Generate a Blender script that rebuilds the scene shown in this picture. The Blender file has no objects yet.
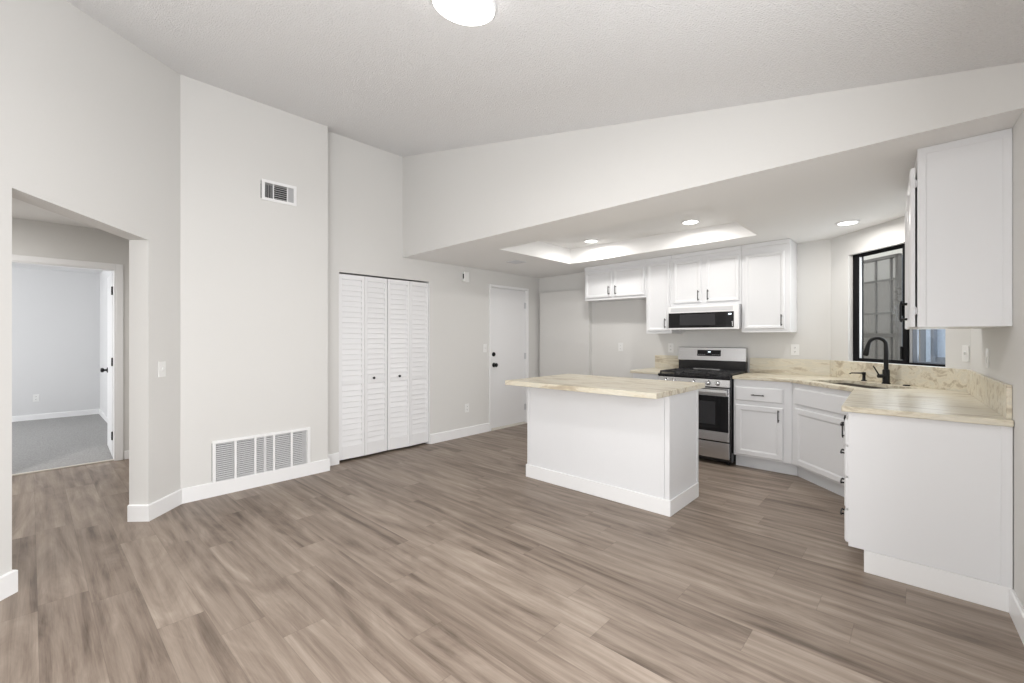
import bpy, math, random
from mathutils import Vector, Matrix
random.seed(7)
C = bpy.context.scene.collection
S = bpy.context.scene
S2 = math.sqrt(0.5)

# ---------------------------------------------------------------- camera
cam_d = bpy.data.cameras.new('camera')
cam = bpy.data.objects.new('camera', cam_d); C.objects.link(cam)
FPX = 444.54
cam_d.sensor_fit = 'HORIZONTAL'; cam_d.sensor_width = 36.0
cam_d.lens = 36.0 * FPX / 1024.0
cam_d.shift_y = -4.5 / 1024.0
cam_d.clip_start = 0.02; cam_d.clip_end = 200
cam.location = (0, 0, 1.32)
cam.rotation_euler = (math.radians(90), 0, math.atan2(0.67797, 0.73509))
S.camera = cam

# ---------------------------------------------------------------- world, exposure, large lights
S.view_settings.view_transform = 'Standard'
S.view_settings.look = 'None'
S.view_settings.gamma = 1.0
S.view_settings.use_curve_mapping = False
S.view_settings.exposure = 0.02
w = bpy.data.worlds.new('world'); S.world = w; w.use_nodes = True
bg = w.node_tree.nodes['Background']
bg.inputs[0].default_value = (1.0, 0.99, 0.97, 1); bg.inputs[1].default_value = 2.0

def area(name, loc, target, sx, sy, power, col=(1, 1, 1), shape='RECTANGLE', spread=180):
    d = bpy.data.lights.new(name, 'AREA'); d.shape = shape; d.size = sx
    if shape in ('RECTANGLE', 'ELLIPSE'): d.size_y = sy
    d.energy = power; d.color = col; d.spread = math.radians(spread)
    o = bpy.data.objects.new(name, d); C.objects.link(o)
    o.location = loc
    dv = Vector(target) - Vector(loc)
    o.rotation_euler = dv.to_track_quat('-Z', 'Y').to_euler()
    return o
DAY = (0.97, 0.985, 1.0)
WARM = (1.0, 0.975, 0.94)
area('daylight_back_window', (-1.65, -3.50, 1.25), (-1.65, -2.5, 1.15), 2.6, 1.8, 24, DAY)
area('daylight_side_window', (0.38, -1.5, 1.25), (-1, -0.9, 1.75), 1.8, 2.1, 62, DAY)
area('near_window_fill', (0.355, 0.92, 1.15), (-3.0, 0.35, 1.3), 1.3, 1.6, 50, DAY)  # added lamp at an assumed window out of view, brightens the left walls
area('bedroom_window_light', (-8.4, -2.9, 1.5), (-8.4, 1, 1.3), 1.8, 1.4, 80, DAY)
area('ceiling_light_beam', (-1.57, 1.37, 2.80), (-1.57, 1.37, 0), 0.28, 0.28, 15, WARM, 'DISK')
area('unseen_ceiling_fill', (-1.57, -1.6, 2.80), (-1.57, -1.6, 0), 0.28, 0.28, 19, WARM, 'DISK')  # assumed ceiling lamp behind the camera, added for even fill; no fixture built
area('corner_window_fill', (-0.02, 5.13, 1.55), (-1.0, 4.1, 1.95), 0.7, 0.8, 5, DAY)  # added fill outside the corner window, tilted up to lift the kitchen ceiling
area('hall_fill_lamp', (-5.3, -0.9, 2.40), (-5.3, -0.9, 0), 0.28, 0.28, 32, WARM, 'DISK')  # added ambient lamp to brighten the hall, out of view and without fixture

# ---------------------------------------------------------------- node materials
def mat(name, col, rough=0.5, metal=0.0, spec=0.5, bump=None, var=0.0, emis=None, coat=0.0):
    m = bpy.data.materials.new(name); m.use_nodes = True
    nt = m.node_tree; b = nt.nodes['Principled BSDF']
    b.inputs['Base Color'].default_value = (*col, 1)
    b.inputs['Roughness'].default_value = rough
    b.inputs['Metallic'].default_value = metal
    b.inputs['Specular IOR Level'].default_value = spec
    b.inputs['Coat Weight'].default_value = coat
    tc = nt.nodes.new('ShaderNodeTexCoord')
    n = nt.nodes.new('ShaderNodeTexNoise')
    n.inputs['Scale'].default_value = bump[0] if bump else 60
    n.inputs['Detail'].default_value = 3
    nt.links.new(tc.outputs['Object'], n.inputs['Vector'])
    if bump:
        bp = nt.nodes.new('ShaderNodeBump'); bp.inputs['Strength'].default_value = bump[1]
        bp.inputs['Distance'].default_value = bump[2]
        nt.links.new(n.outputs['Fac'], bp.inputs['Height'])
        nt.links.new(bp.outputs['Normal'], b.inputs['Normal'])
    v = max(var, 0.004)
    r = nt.nodes.new('ShaderNodeMapRange')
    r.inputs['To Min'].default_value = 1 - v; r.inputs['To Max'].default_value = 1 + v
    nt.links.new(n.outputs['Fac'], r.inputs['Value'])
    mx = nt.nodes.new('ShaderNodeMix'); mx.data_type = 'RGBA'; mx.blend_type = 'MULTIPLY'
    mx.inputs['Factor'].default_value = 1
    mx.inputs['A'].default_value = (*col, 1)
    nt.links.new(r.outputs[0], mx.inputs['B'])
    nt.links.new(mx.outputs['Result'], b.inputs['Base Color'])
    if emis:
        b.inputs['Emission Color'].default_value = (*emis[0], 1)
        b.inputs['Emission Strength'].default_value = emis[1]
    return m

M = {}
M['wall'] = mat('greige_wall_paint', (0.70, 0.692, 0.675), 0.75, bump=(90, 0.10, 0.003), var=0.01)
M['bedwall'] = mat('cool_white_wall_paint', (0.70, 0.70, 0.705), 0.8, bump=(90, 0.08, 0.003))
M['soffit'] = mat('smooth_ceiling_paint', (0.86, 0.855, 0.845), 0.8, bump=(70, 0.08, 0.003))
M['popcorn'] = mat('popcorn_ceiling', (0.80, 0.80, 0.805), 0.9, bump=(125, 0.8, 0.010), var=0.08)
M['trim'] = mat('white_trim_paint', (0.86, 0.86, 0.865), 0.4)
M['cab'] = mat('white_cabinet_paint', (0.78, 0.785, 0.80), 0.36)
M['doorw'] = mat('white_door_paint', (0.83, 0.83, 0.84), 0.42)
M['plate'] = mat('white_plastic', (0.82, 0.82, 0.81), 0.35)
M['black'] = mat('matte_black_metal', (0.012, 0.012, 0.013), 0.38, metal=0.6)
M['blackp'] = mat('black_enamel', (0.012, 0.012, 0.014), 0.22)
M['iron'] = mat('cast_iron', (0.03, 0.03, 0.032), 0.45, bump=(300, 0.2, 0.001))
M['glassb'] = mat('black_appliance_glass', (0.006, 0.006, 0.007), 0.06, spec=0.3)
M['glassw'] = mat('oven_window_glass', (0.035, 0.035, 0.038), 0.10, spec=0.3)
M['chrome'] = mat('polished_knob_metal', (0.78, 0.78, 0.78), 0.15, metal=1.0)
M['dark'] = mat('dark_void', (0.02, 0.02, 0.02), 0.9)
M['duct'] = mat('dark_duct', (0.05, 0.05, 0.05), 0.9)
M['grille'] = mat('grille_louver_paint', (0.68, 0.68, 0.69), 0.5)
M['lens'] = mat('glowing_lens', (1, 1, 1), 0.4, emis=((1, 0.985, 0.955), 6.0))
M['disp'] = mat('display_digits', (0.8, 0.9, 1), 0.4, emis=((0.85, 0.95, 1), 1.2))
M['wframe'] = mat('black_window_frame', (0.008, 0.008, 0.009), 0.8, spec=0.15)
M['alu'] = mat('pale_aluminium', (0.60, 0.61, 0.63), 0.4, metal=0.3)
M['gate'] = mat('brown_painted_gate', (0.12, 0.112, 0.10), 0.6)
M['stucco'] = mat('taupe_stucco', (0.34, 0.32, 0.29), 0.9, bump=(60, 0.6, 0.01), var=0.08)
M['stuccol'] = mat('pale_stucco', (0.62, 0.60, 0.56), 0.9, bump=(60, 0.6, 0.01), var=0.1)
M['bluerefl'] = mat('pale_blue_reflection', (0.50, 0.60, 0.75), 0.35, bump=(45, 0.6, 0.01), var=0.2)  # pale blue of the pane reflections put into the colour
M['bluegrey'] = mat('blue_grey_boards', (0.20, 0.23, 0.28), 0.6, var=0.1)
M['thresh'] = mat('pale_threshold_strip', (0.62, 0.58, 0.52), 0.45)
M['concrete'] = mat('patio_concrete', (0.42, 0.41, 0.39), 0.9, var=0.1)
M['toe'] = mat('white_toe_board', (0.70, 0.71, 0.725), 0.45)

# stainless with brushed streaks
def steel():
    m = mat('brushed_stainless', (0.60, 0.60, 0.61), 0.27, metal=1.0)
    nt = m.node_tree; b = nt.nodes['Principled BSDF']
    tc = nt.nodes.new('ShaderNodeTexCoord'); mp = nt.nodes.new('ShaderNodeMapping')
    mp.inputs['Scale'].default_value = (4, 4, 400)
    n = nt.nodes.new('ShaderNodeTexNoise'); n.inputs['Scale'].default_value = 1.0
    nt.links.new(tc.outputs['Object'], mp.inputs[0]); nt.links.new(mp.outputs[0], n.inputs['Vector'])
    r = nt.nodes.new('ShaderNodeMapRange'); r.inputs['To Min'].default_value = 0.24; r.inputs['To Max'].default_value = 0.29
    nt.links.new(n.outputs['Fac'], r.inputs['Value']); nt.links.new(r.outputs[0], b.inputs['Roughness'])
    return m
M['steel'] = steel()
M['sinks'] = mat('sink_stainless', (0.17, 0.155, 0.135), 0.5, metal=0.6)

def clear_glass():
    m = bpy.data.materials.new('window_glass'); m.use_nodes = True
    nt = m.node_tree; nt.nodes.clear()
    o = nt.nodes.new('ShaderNodeOutputMaterial')
    t = nt.nodes.new('ShaderNodeBsdfTransparent'); t.inputs[0].default_value = (0.93, 0.95, 0.96, 1)
    g = nt.nodes.new('ShaderNodeBsdfGlossy'); g.inputs['Roughness'].default_value = 0.02
    mx = nt.nodes.new('ShaderNodeMixShader')
    mx.inputs[0].default_value = 0.05; nt.links.new(t.outputs[0], mx.inputs[1]); nt.links.new(g.outputs[0], mx.inputs[2])
    nt.links.new(mx.outputs[0], o.inputs[0])
    return m
M['glass'] = clear_glass()
def screen_mat():
    m = bpy.data.materials.new('insect_screen_mesh'); m.use_nodes = True
    nt = m.node_tree; nt.nodes.clear()
    o = nt.nodes.new('ShaderNodeOutputMaterial')
    t = nt.nodes.new('ShaderNodeBsdfTransparent'); d = nt.nodes.new('ShaderNodeBsdfDiffuse')
    d.inputs[0].default_value = (0.10, 0.10, 0.10, 1)
    mx = nt.nodes.new('ShaderNodeMixShader'); mx.inputs[0].default_value = 0.30
    nt.links.new(t.outputs[0], mx.inputs[1]); nt.links.new(d.outputs[0], mx.inputs[2])
    nt.links.new(mx.outputs[0], o.inputs[0])
    return m
M['screen'] = screen_mat()

def wood():
    m = bpy.data.materials.new('vinyl_plank_floor'); m.use_nodes = True
    nt = m.node_tree; b = nt.nodes['Principled BSDF']; L = nt.links.new
    def N(t): return nt.nodes.new(t)
    def MA(op, a, c=None, d=None):
        n = N('ShaderNodeMath'); n.operation = op
        for i, x in enumerate((a, c, d)):
            if x is None: continue
            if hasattr(x, 'links'): L(x, n.inputs[i])
            else: n.inputs[i].default_value = x
        return n.outputs[0]
    tc = N('ShaderNodeTexCoord'); sp = N('ShaderNodeSeparateXYZ'); L(tc.outputs['Object'], sp.inputs[0])
    W_, L_ = 0.182, 1.22
    x, y = sp.outputs['X'], sp.outputs['Y']
    yr = MA('DIVIDE', MA('ADD', y, 20.02), W_)
    row = MA('FLOOR', yr); fy = MA('FRACT', yr)
    wn = N('ShaderNodeTexWhiteNoise'); wn.noise_dimensions = '1D'; L(row, wn.inputs['W'])
    xr = MA('ADD', MA('DIVIDE', MA('ADD', x, 30), L_), MA('MULTIPLY', wn.outputs['Value'], 7.31))
    colm = MA('FLOOR', xr); fx = MA('FRACT', xr)
    cb = N('ShaderNodeCombineXYZ'); L(row, cb.inputs[0]); L(colm, cb.inputs[1])
    idn = N('ShaderNodeTexWhiteNoise'); idn.noise_dimensions = '2D'; L(cb.outputs[0], idn.inputs['Vector'])
    ids = N('ShaderNodeSeparateColor'); L(idn.outputs['Color'], ids.inputs[0])
    # grain space: shifted per plank
    def space(sx, sy, k):
        c = N('ShaderNodeCombineXYZ')
        L(MA('MULTIPLY_ADD', x, sx, MA('MULTIPLY', ids.outputs[0], 37.0 * k)), c.inputs[0])
        L(MA('MULTIPLY_ADD', y, sy, MA('MULTIPLY', ids.outputs[1], 23.0 * k)), c.inputs[1])
        return c.outputs[0]
    def noise(vec, det, dist, rough=0.55):
        n = N('ShaderNodeTexNoise'); n.inputs['Scale'].default_value = 1
        n.inputs['Detail'].default_value = det; n.inputs['Distortion'].default_value = dist
        n.inputs['Roughness'].default_value = rough
        L(vec, n.inputs['Vector']); return n.outputs['Fac']
    big = noise(space(1.0, 5.5, 1.0), 6, 1.5, 0.62)
    streak = noise(space(1.1, 30, 1.7), 6, 0.6, 0.68)
    fine = noise(space(6, 210, 2.3), 4, 0.2)
    r1 = N('ShaderNodeMapRange'); r1.inputs['From Min'].default_value = 0.28; r1.inputs['From Max'].default_value = 0.68; L(big, r1.inputs[0])
    r2 = N('ShaderNodeMapRange'); r2.inputs['From Min'].default_value = 0.32; r2.inputs['From Max'].default_value = 0.68; L(streak, r2.inputs[0])
    # cathedral figure
    wv = N('ShaderNodeTexWave'); wv.wave_type = 'RINGS'; wv.inputs['Scale'].default_value = 0.8
    wv.inputs['Distortion'].default_value = 7.0; wv.inputs['Detail'].default_value = 2.5; wv.inputs['Detail Scale'].default_value = 1.1
    L(space(0.55, 5.0, 0.9), wv.inputs['Vector'])
    t = MA('ADD', MA('MULTIPLY', r1.outputs[0], 0.50), MA('MULTIPLY', r2.outputs[0], 0.30))
    t = MA('ADD', t, MA('MULTIPLY', wv.outputs['Fac'], 0.14))
    t = MA('ADD', t, MA('MULTIPLY', MA('SUBTRACT', ids.outputs[2], 0.5), 0.22))
    t = MA('ADD', t, MA('MULTIPLY', MA('SUBTRACT', fine, 0.5), 0.30))
    cr = N('ShaderNodeValToRGB'); e = cr.color_ramp
    e.elements[0].position = 0.10; e.elements[0].color = (0.105, 0.077, 0.058, 1)
    e.elements[1].position = 0.98; e.elements[1].color = (0.43, 0.358, 0.298, 1)
    k = e.elements.new(0.34); k.color = (0.205, 0.158, 0.125, 1)
    k = e.elements.new(0.62); k.color = (0.30, 0.241, 0.195, 1)
    L(t, cr.inputs[0])
    # seams
    ey = MA('MINIMUM', fy, MA('SUBTRACT', 1.0, fy)); ex = MA('MINIMUM', fx, MA('SUBTRACT', 1.0, fx))
    sy = MA('LESS_THAN', ey, 0.007); sx = MA('LESS_THAN', ex, 0.0012)
    seam = MA('MAXIMUM', sy, sx)
    mx = N('ShaderNodeMix'); mx.data_type = 'RGBA'; mx.blend_type = 'MULTIPLY'
    L(MA('MULTIPLY', seam, 0.30), mx.inputs['Factor']); L(cr.outputs[0], mx.inputs['A']); mx.inputs['B'].default_value = (0.3, 0.27, 0.25, 1)
    L(mx.outputs['Result'], b.inputs['Base Color'])
    rr = N('ShaderNodeMapRange'); rr.inputs['To Min'].default_value = 0.36; rr.inputs['To Max'].default_value = 0.52
    L(streak, rr.inputs[0]); L(rr.outputs[0], b.inputs['Roughness'])
    b.inputs['Specular IOR Level'].default_value = 0.4
    bp = N('ShaderNodeBump'); bp.inputs['Strength'].default_value = 0.12; bp.inputs['Distance'].default_value = 0.002
    L(MA('SUBTRACT', fine, MA('MULTIPLY', seam, 1.5)), bp.inputs['Height']); L(bp.outputs[0], b.inputs['Normal'])
    return m
M['wood'] = wood()

def carpet():
    m = mat('grey_loop_carpet', (0.37, 0.365, 0.36), 0.95, bump=(70, 0.8, 0.01), var=0.38, spec=0.1)
    return m
M['carpet'] = carpet()

def stone():
    m = bpy.data.materials.new('cream_quartzite'); m.use_nodes = True
    nt = m.node_tree; b = nt.nodes['Principled BSDF']; L = nt.links.new
    N = lambda t: nt.nodes.new(t)
    tc = N('ShaderNodeTexCoord'); mp = N('ShaderNodeMapping')
    mp.inputs['Rotation'].default_value = (0.25, 0.65, 0.35); mp.inputs['Scale'].default_value = (1.3, 6.5, 6.5)
    L(tc.outputs['Object'], mp.inputs[0])
    n1 = N('ShaderNodeTexNoise'); n1.inputs['Scale'].default_value = 2.4; n1.inputs['Detail'].default_value = 8
    n1.inputs['Distortion'].default_value = 0.7; n1.inputs['Roughness'].default_value = 0.62; L(mp.outputs[0], n1.inputs[0])
    n2 = N('ShaderNodeTexNoise'); n2.inputs['Scale'].default_value = 34; n2.inputs['Detail'].default_value = 4; L(mp.outputs[0], n2.inputs[0])
    cr = N('ShaderNodeValToRGB'); e = cr.color_ramp
    e.elements[0].position = 0.27; e.elements[0].color = (0.40, 0.33, 0.25, 1)
    e.elements[1].position = 0.72; e.elements[1].color = (0.80, 0.755, 0.65, 1)
    k = e.elements.new(0.42); k.color = (0.52, 0.455, 0.345, 1)
    k = e.elements.new(0.50); k.color = (0.72, 0.665, 0.54, 1)
    k = e.elements.new(0.58); k.color = (0.64, 0.60, 0.50, 1)
    ad = N('ShaderNodeMath'); ad.operation = 'MULTIPLY_ADD'; L(n2.outputs[0], ad.inputs[0]); ad.inputs[1].default_value = 0.14
    sb = N('ShaderNodeMath'); sb.operation = 'SUBTRACT'; L(n1.outputs[0], sb.inputs[0]); sb.inputs[1].default_value = 0.07
    L(sb.outputs[0], ad.inputs[2]); L(ad.outputs[0], cr.inputs[0])
    L(cr.outputs[0], b.inputs['Base Color'])
    b.inputs['Roughness'].default_value = 0.32; b.inputs['Specular IOR Level'].default_value = 0.38
    return m
M['stone'] = stone()

# ---------------------------------------------------------------- mesh builder
class MB:
    def __init__(s): s.v = []; s.f = []; s.sm = []
    def add(s, vs, fs, smooth=False):
        o = len(s.v); s.v += [Vector(p) for p in vs]
        for f in fs: s.f.append(tuple(i + o for i in f)); s.sm.append(smooth)
    def box(s, x0, x1, y0, y1, z0, z1, T=None):
        T = T or (lambda a, b, c: (a, b, c))
        vs = [T(x, y, z) for z in (z0, z1) for (x, y) in ((x0, y0), (x1, y0), (x1, y1), (x0, y1))]
        s.add(vs, [(3, 2, 1, 0), (4, 5, 6, 7), (0, 1, 5, 4), (1, 2, 6, 5), (2, 3, 7, 6), (3, 0, 4, 7)])
        return s
    def prism(s, poly, z0, z1, T=None):
        T = T or (lambda a, b, c: (a, b, c))
        n = len(poly); g = lambda z, p: z(*p) if callable(z) else z
        vs = [T(p[0], p[1], g(z0, p)) for p in poly] + [T(p[0], p[1], g(z1, p)) for p in poly]
        s.add(vs, [tuple(reversed(range(n))), tuple(range(n, 2 * n))] + [(i, (i + 1) % n, n + (i + 1) % n, n + i) for i in range(n)])
        return s
    def loops(s, Ls, cap0=True, cap1=True, smooth=False):
        n = len(Ls[0]); vs = [p for l in Ls for p in l]; fs = []
        for k in range(len(Ls) - 1):
            for i in range(n):
                j = (i + 1) % n
                fs.append((k * n + i, k * n + j, (k + 1) * n + j, (k + 1) * n + i))
        s.add(vs, fs, smooth)
        if cap0: s.add(Ls[0], [tuple(reversed(range(n)))])
        if cap1: s.add(Ls[-1], [tuple(range(n))])
        return s
    def tube(s, pts, r, seg=10, smooth=True):
        pts = [Vector(p) for p in pts]; rs = r if isinstance(r, (list, tuple)) else [r] * len(pts)
        Ls = []; up = None
        for i, p in enumerate(pts):
            d = (pts[min(i + 1, len(pts) - 1)] - pts[max(i - 1, 0)]).normalized()
            if up is None:
                up = Vector((0, 0, 1)) if abs(d.z) < 0.9 else Vector((1, 0, 0))
            a = d.cross(up).normalized(); b2 = a.cross(d).normalized(); up = b2
            Ls.append([p + rs[i] * (math.cos(t) * a + math.sin(t) * b2) for t in [2 * math.pi * k / seg for k in range(seg)]])
        return s.loops(Ls, smooth=smooth)
    def cyl(s, p0, p1, r0, r1=None, seg=20):
        r1 = r0 if r1 is None else r1
        return s.tube([p0, p1], [r0, r1], seg)
    def lathe(s, c, ax, prof, seg=24):
        # prof: list of (dist along axis, radius)
        c = Vector(c); ax = Vector(ax).normalized()
        a = ax.orthogonal().normalized(); b2 = ax.cross(a)
        Ls = [[c + ax * h + r * (math.cos(2 * math.pi * k / seg) * a + math.sin(2 * math.pi * k / seg) * b2) for k in range(seg)] for h, r in prof]
        return s.loops(Ls, smooth=True)

def frame(p, u, n):
    """local (a along width, b outward, z up) -> world"""
    px, py = p; ul = math.hypot(*u); u = (u[0] / ul, u[1] / ul); nl = math.hypot(*n); n = (n[0] / nl, n[1] / nl)
    return lambda a, b, z: (px + u[0] * a + n[0] * b, py + u[1] * a + n[1] * b, z)

import bmesh
def obj(name, mb, m, parent=None, bevel=0.0, seg=2):
    me = bpy.data.meshes.new(name)
    vs = mb.v
    if parent is not None: org = parent['_org']
    else:
        xs = [v.x for v in vs]; ys = [v.y for v in vs]; zs = [v.z for v in vs]
        org = ((min(xs) + max(xs)) / 2, (min(ys) + max(ys)) / 2, min(zs))
    O = Vector(org)
    if parent is None or True:
        me.from_pydata([tuple(v - O) for v in vs], [], mb.f)
    me.polygons.foreach_set('use_smooth', mb.sm)
    bm = bmesh.new(); bm.from_mesh(me)
    bmesh.ops.recalc_face_normals(bm, faces=bm.faces); bm.to_mesh(me); bm.free()
    me.materials.append(m if not isinstance(m, str) else M[m])
    o = bpy.data.objects.new(name, me); C.objects.link(o)
    if parent is not None: o.parent = parent
    else: o.location = O
    o['_org'] = tuple(O)
    if bevel:
        md = o.modifiers.new('bevel', 'BEVEL'); md.width = bevel; md.segments = seg; md.limit_method = 'ANGLE'; md.angle_limit = math.radians(40)
        md.harden_normals = False
    return o
def thing(name, label, cat, loc, group=None):
    o = bpy.data.objects.new(name, None); C.objects.link(o); o.location = loc; o['_org'] = tuple(loc)
    o.empty_display_size = 0.1
    o['label'] = label; o['category'] = cat
    if group: o['group'] = group
    return o
def tag(o, label, cat, group=None):
    o['label'] = label; o['category'] = cat
    if group: o['group'] = group
    return o
def st(o): o['kind'] = 'structure'; return o
def struct(name, mb, m, bevel=0.0): return st(obj(name, mb, m, None, bevel))

# ---------------------------------------------------------------- room geometry
def ceil_z(x, y=0): return 3.427 - 0.188 * (x + 4.465)
def soff_z(x, y=0): return 2.252 + 0.0155 * (x + 4.465)

def wall(name, p0, p1, nin, th, ztop, openings=(), m='wall', z0=-0.02, extra_s=()):
    """front face along p0->p1, solid behind (opposite nin)."""
    p0 = Vector(p0); p1 = Vector(p1); Lg = (p1 - p0).length; u = (p1 - p0) / Lg
    nn = Vector(nin).normalized()
    zt = ztop if callable(ztop) else (lambda x, y: ztop)
    ss = sorted({0.0, Lg, *[o[0] for o in openings], *[o[1] for o in openings]})
    zs = sorted({z0, *[o[2] for o in openings if o[2] > z0], *[o[3] for o in openings]}) + ['top']
    def P(s, zk, b):
        q = p0 + u * s - nn * b
        f = p0 + u * s
        z = zt(f.x, f.y) if zk == 'top' else zk
        return (q.x, q.y, z)
    def filled(i, k):
        if i < 0 or k < 0 or i >= len(ss) - 1 or k >= len(zs) - 1: return False
        sm = (ss[i] + ss[i + 1]) / 2; za = zs[k]; zb = zs[k + 1]
        zm = za + 0.001 if zb == 'top' else (za + zb) / 2
        return not any(o[0] < sm < o[1] and o[2] <= zm < o[3] for o in openings)
    mb = MB()
    for i in range(len(ss) - 1):
        for k in range(len(zs) - 1):
            if not filled(i, k): continue
            a, b = ss[i], ss[i + 1]; c, d = zs[k], zs[k + 1]
            mb.add([P(a, c, 0), P(b, c, 0), P(b, d, 0), P(a, d, 0)], [(0, 1, 2, 3)])
            mb.add([P(a, c, th), P(b, c, th), P(b, d, th), P(a, d, th)], [(3, 2, 1, 0)])
            if not filled(i - 1, k): mb.add([P(a, c, 0), P(a, d, 0), P(a, d, th), P(a, c, th)], [(0, 1, 2, 3)])
            if not filled(i + 1, k): mb.add([P(b, c, 0), P(b, d, 0), P(b, d, th), P(b, c, th)], [(3, 2, 1, 0)])
            if not filled(i, k - 1): mb.add([P(a, c, 0), P(b, c, 0), P(b, c, th), P(a, c, th)], [(3, 2, 1, 0)])
            if not filled(i, k + 1): mb.add([P(a, d, 0), P(b, d, 0), P(b, d, th), P(a, d, th)], [(0, 1, 2, 3)])
    # weld
    idx = {}; remap = []; nv = []
    for v in mb.v:
        key = (round(v.x, 5), round(v.y, 5), round(v.z, 5))
        if key not in idx: idx[key] = len(nv); nv.append(v)
        remap.append(idx[key])
    mb.v = nv; mb.f = [tuple(remap[i] for i in f) for f in mb.f]
    return struct(name, mb, m)

def strip(name, pts, th, h, side=1, m='trim', z0=0.0, ends=(0, 0)):
    """baseboard along polyline, offset to one side by th, mitred."""
    P = [Vector(p) for p in pts]; n = len(P); off = []
    for i in range(n):
        ds = []
        if i > 0: ds.append((P[i] - P[i - 1]).normalized())
        if i < n - 1: ds.append((P[i + 1] - P[i]).normalized())
        ns = [Vector((-d.y, d.x)) * side for d in ds]
        b = sum(ns, Vector((0, 0))).normalized()
        off.append(P[i] + b * th / max(0.3, b.dot(ns[0])))
    mb = MB()
    prof = [(0, z0), (1, z0), (1, z0 + h - 0.006), (0.55, z0 + h), (0, z0 + h)]
    Ls = [[(P[i].lerp(off[i], t).x, P[i].lerp(off[i], t).y, z) for t, z in prof] for i in range(n)]
    mb.loops(Ls)
    return struct(name, mb, m)

XC = -4.465   # closet / entry wall
XV = -4.316   # vent chase wall
YB = 5.48     # kitchen back wall
XR = 0.32     # right wall at y = 3.2; it leaves square by under three degrees
def xr(y): return 0.32 - 0.048 * (y - 3.2)
A0 = (-4.316, 0.808)
DIAG = (S2, -S2)
def on_diag(t): return (A0[0] + S2 * t, A0[1] - S2 * t)
KW0 = (-0.675, 5.48)     # corner window wall start
KW1 = (0.2552, 4.5498)
LK = math.hypot(KW1[0] - KW0[0], KW1[1] - KW0[1])

# floors
struct('floor', MB().prism([(-6.36, -3.75), (0.80, -3.75), (0.45, 4.6), (-0.6, 5.62), (-6.36, 5.62)], -0.12, 0.0), 'wood')
struct('floor_bedroom', MB().prism([(-10.5, -3.1), (-6.362, -3.1), (-6.362, 1.0), (-10.5, 1.0)], -0.12, 0.004), 'carpet')

# walls
wall('wall_closet', (XC, 1.90), (XC, YB + 0.12), (1, 0), 0.12, ceil_z,
     [(2.180 - 1.90, 3.345 - 1.90, -0.02, 2.0), (4.395 - 1.90, 5.172 - 1.90, -0.02, 2.032)])
wall('wall_vent', (XV, A0[1]), (XV, 1.995), (1, 0), 0.12, ceil_z, [(0.21, 0.98, 0.10, 0.44), (0.58, 0.855, 2.556, 2.715)])
struct('wall_vent_return', MB().prism([(XC - 0.1, 1.905), (XV - 0.12, 1.905), (XV - 0.12, 1.9949), (XC - 0.1, 1.9949)], -0.02, ceil_z), 'wall')
# diagonal wall with the hall opening
dend = on_diag(1.60)
wall('wall_diagonal', A0, dend, (1, 1), 0.135, ceil_z, [(0.326, 1.232, -0.02, 2.089)])
LT = frame(A0, DIAG, (1, 1))
mb = MB(); mb.loops([[LT(s_, b_, z_) for s_, z_ in ((0.3259, 2.016), (1.2319, 2.0885), (0.3259, 2.0891))] for b_ in (-0.135, 0.0)])
struct('wall_diagonal_lintel', mb, 'wall')
wall('wall_left', dend, (dend[0], -3.6), (1, 0), 0.135, ceil_z)
wall('wall_back', (dend[0] - 0.1, -3.6), (XR + 0.5, -3.6), (0, 1), 0.12, ceil_z, [(0.25, 2.95, 0.3, 2.45)])
WR0 = (xr(4.60), 4.60); WR1 = (xr(-3.6), -3.6)
wall('wall_right', WR0, WR1, (-1, -0.048), 0.12, ceil_z, [(5.20, 7.05, 0.06, 2.25), (3.0, 4.4, 0.3, 2.1)])
wall('wall_kitchen', (XC - 0.05, YB), (KW0[0] + 0.02, YB), (0, -1), 0.12, lambda x, y: soff_z(x) + 0.05)
wall('wall_window', KW0, KW1, (-1, -1), 0.13, lambda x, y: soff_z(x) + 0.05, [(0.218, 1.138, 1.090, 2.106)])
# slightly proud drywall panel on the kitchen wall left of the upper cabinets
struct('wall_panel', MB().box(-4.385, -3.493, YB - 0.08, YB + 0.01, -0.02, 2.007), 'wall', 0.003)
# header above the kitchen
mb = MB(); mb.prism([(XC - 0.05, 2.955), (XR + 0.08, 2.955), (XR + 0.05, 3.10), (XC - 0.05, 3.10)], lambda x, y: soff_z(x) + 0.0006, lambda x, y: ceil_z(x) + 0.03)
struct('wall_header', mb, 'wall')

# ceilings
struct('ceiling', MB().prism([(-4.7, -3.7), (0.80, -3.7), (0.50, 3.15), (-4.7, 3.15)], ceil_z, lambda x, y: ceil_z(x) + 0.1), 'popcorn')
RX0, RX1, RY0, RY1 = -3.36, -1.17, 3.44, 4.76
mb = MB(); top = lambda x, y: soff_z(x) + 0.02
X0, X1 = XC - 0.05, XR + 0.10
for poly in ([(X0, 2.9556), (RX0, 2.9556), (RX0, 5.55), (X0, 5.55)],
             [(RX0, 2.9556), (RX1, 2.9556), (RX1, RY0), (RX0, RY0)],
             [(RX0, RY1), (RX1, RY1), (RX1, 5.55), (RX0, 5.55)],
             [(RX1, 2.9556), (X1, 2.9556), (X1, 4.50), (-0.64, 5.55), (RX1, 5.55)]):
    mb.add([(p[0], p[1], soff_z(p[0])) for p in poly], [tuple(reversed(range(len(poly))))])
    mb.add([(p[0], p[1], soff_z(p[0]) + 0.35) for p in poly], [tuple(range(len(poly)))])
RZ = 2.462
rc = [(RX0, RY0), (RX1, RY0), (RX1, RY1), (RX0, RY1)]
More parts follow.
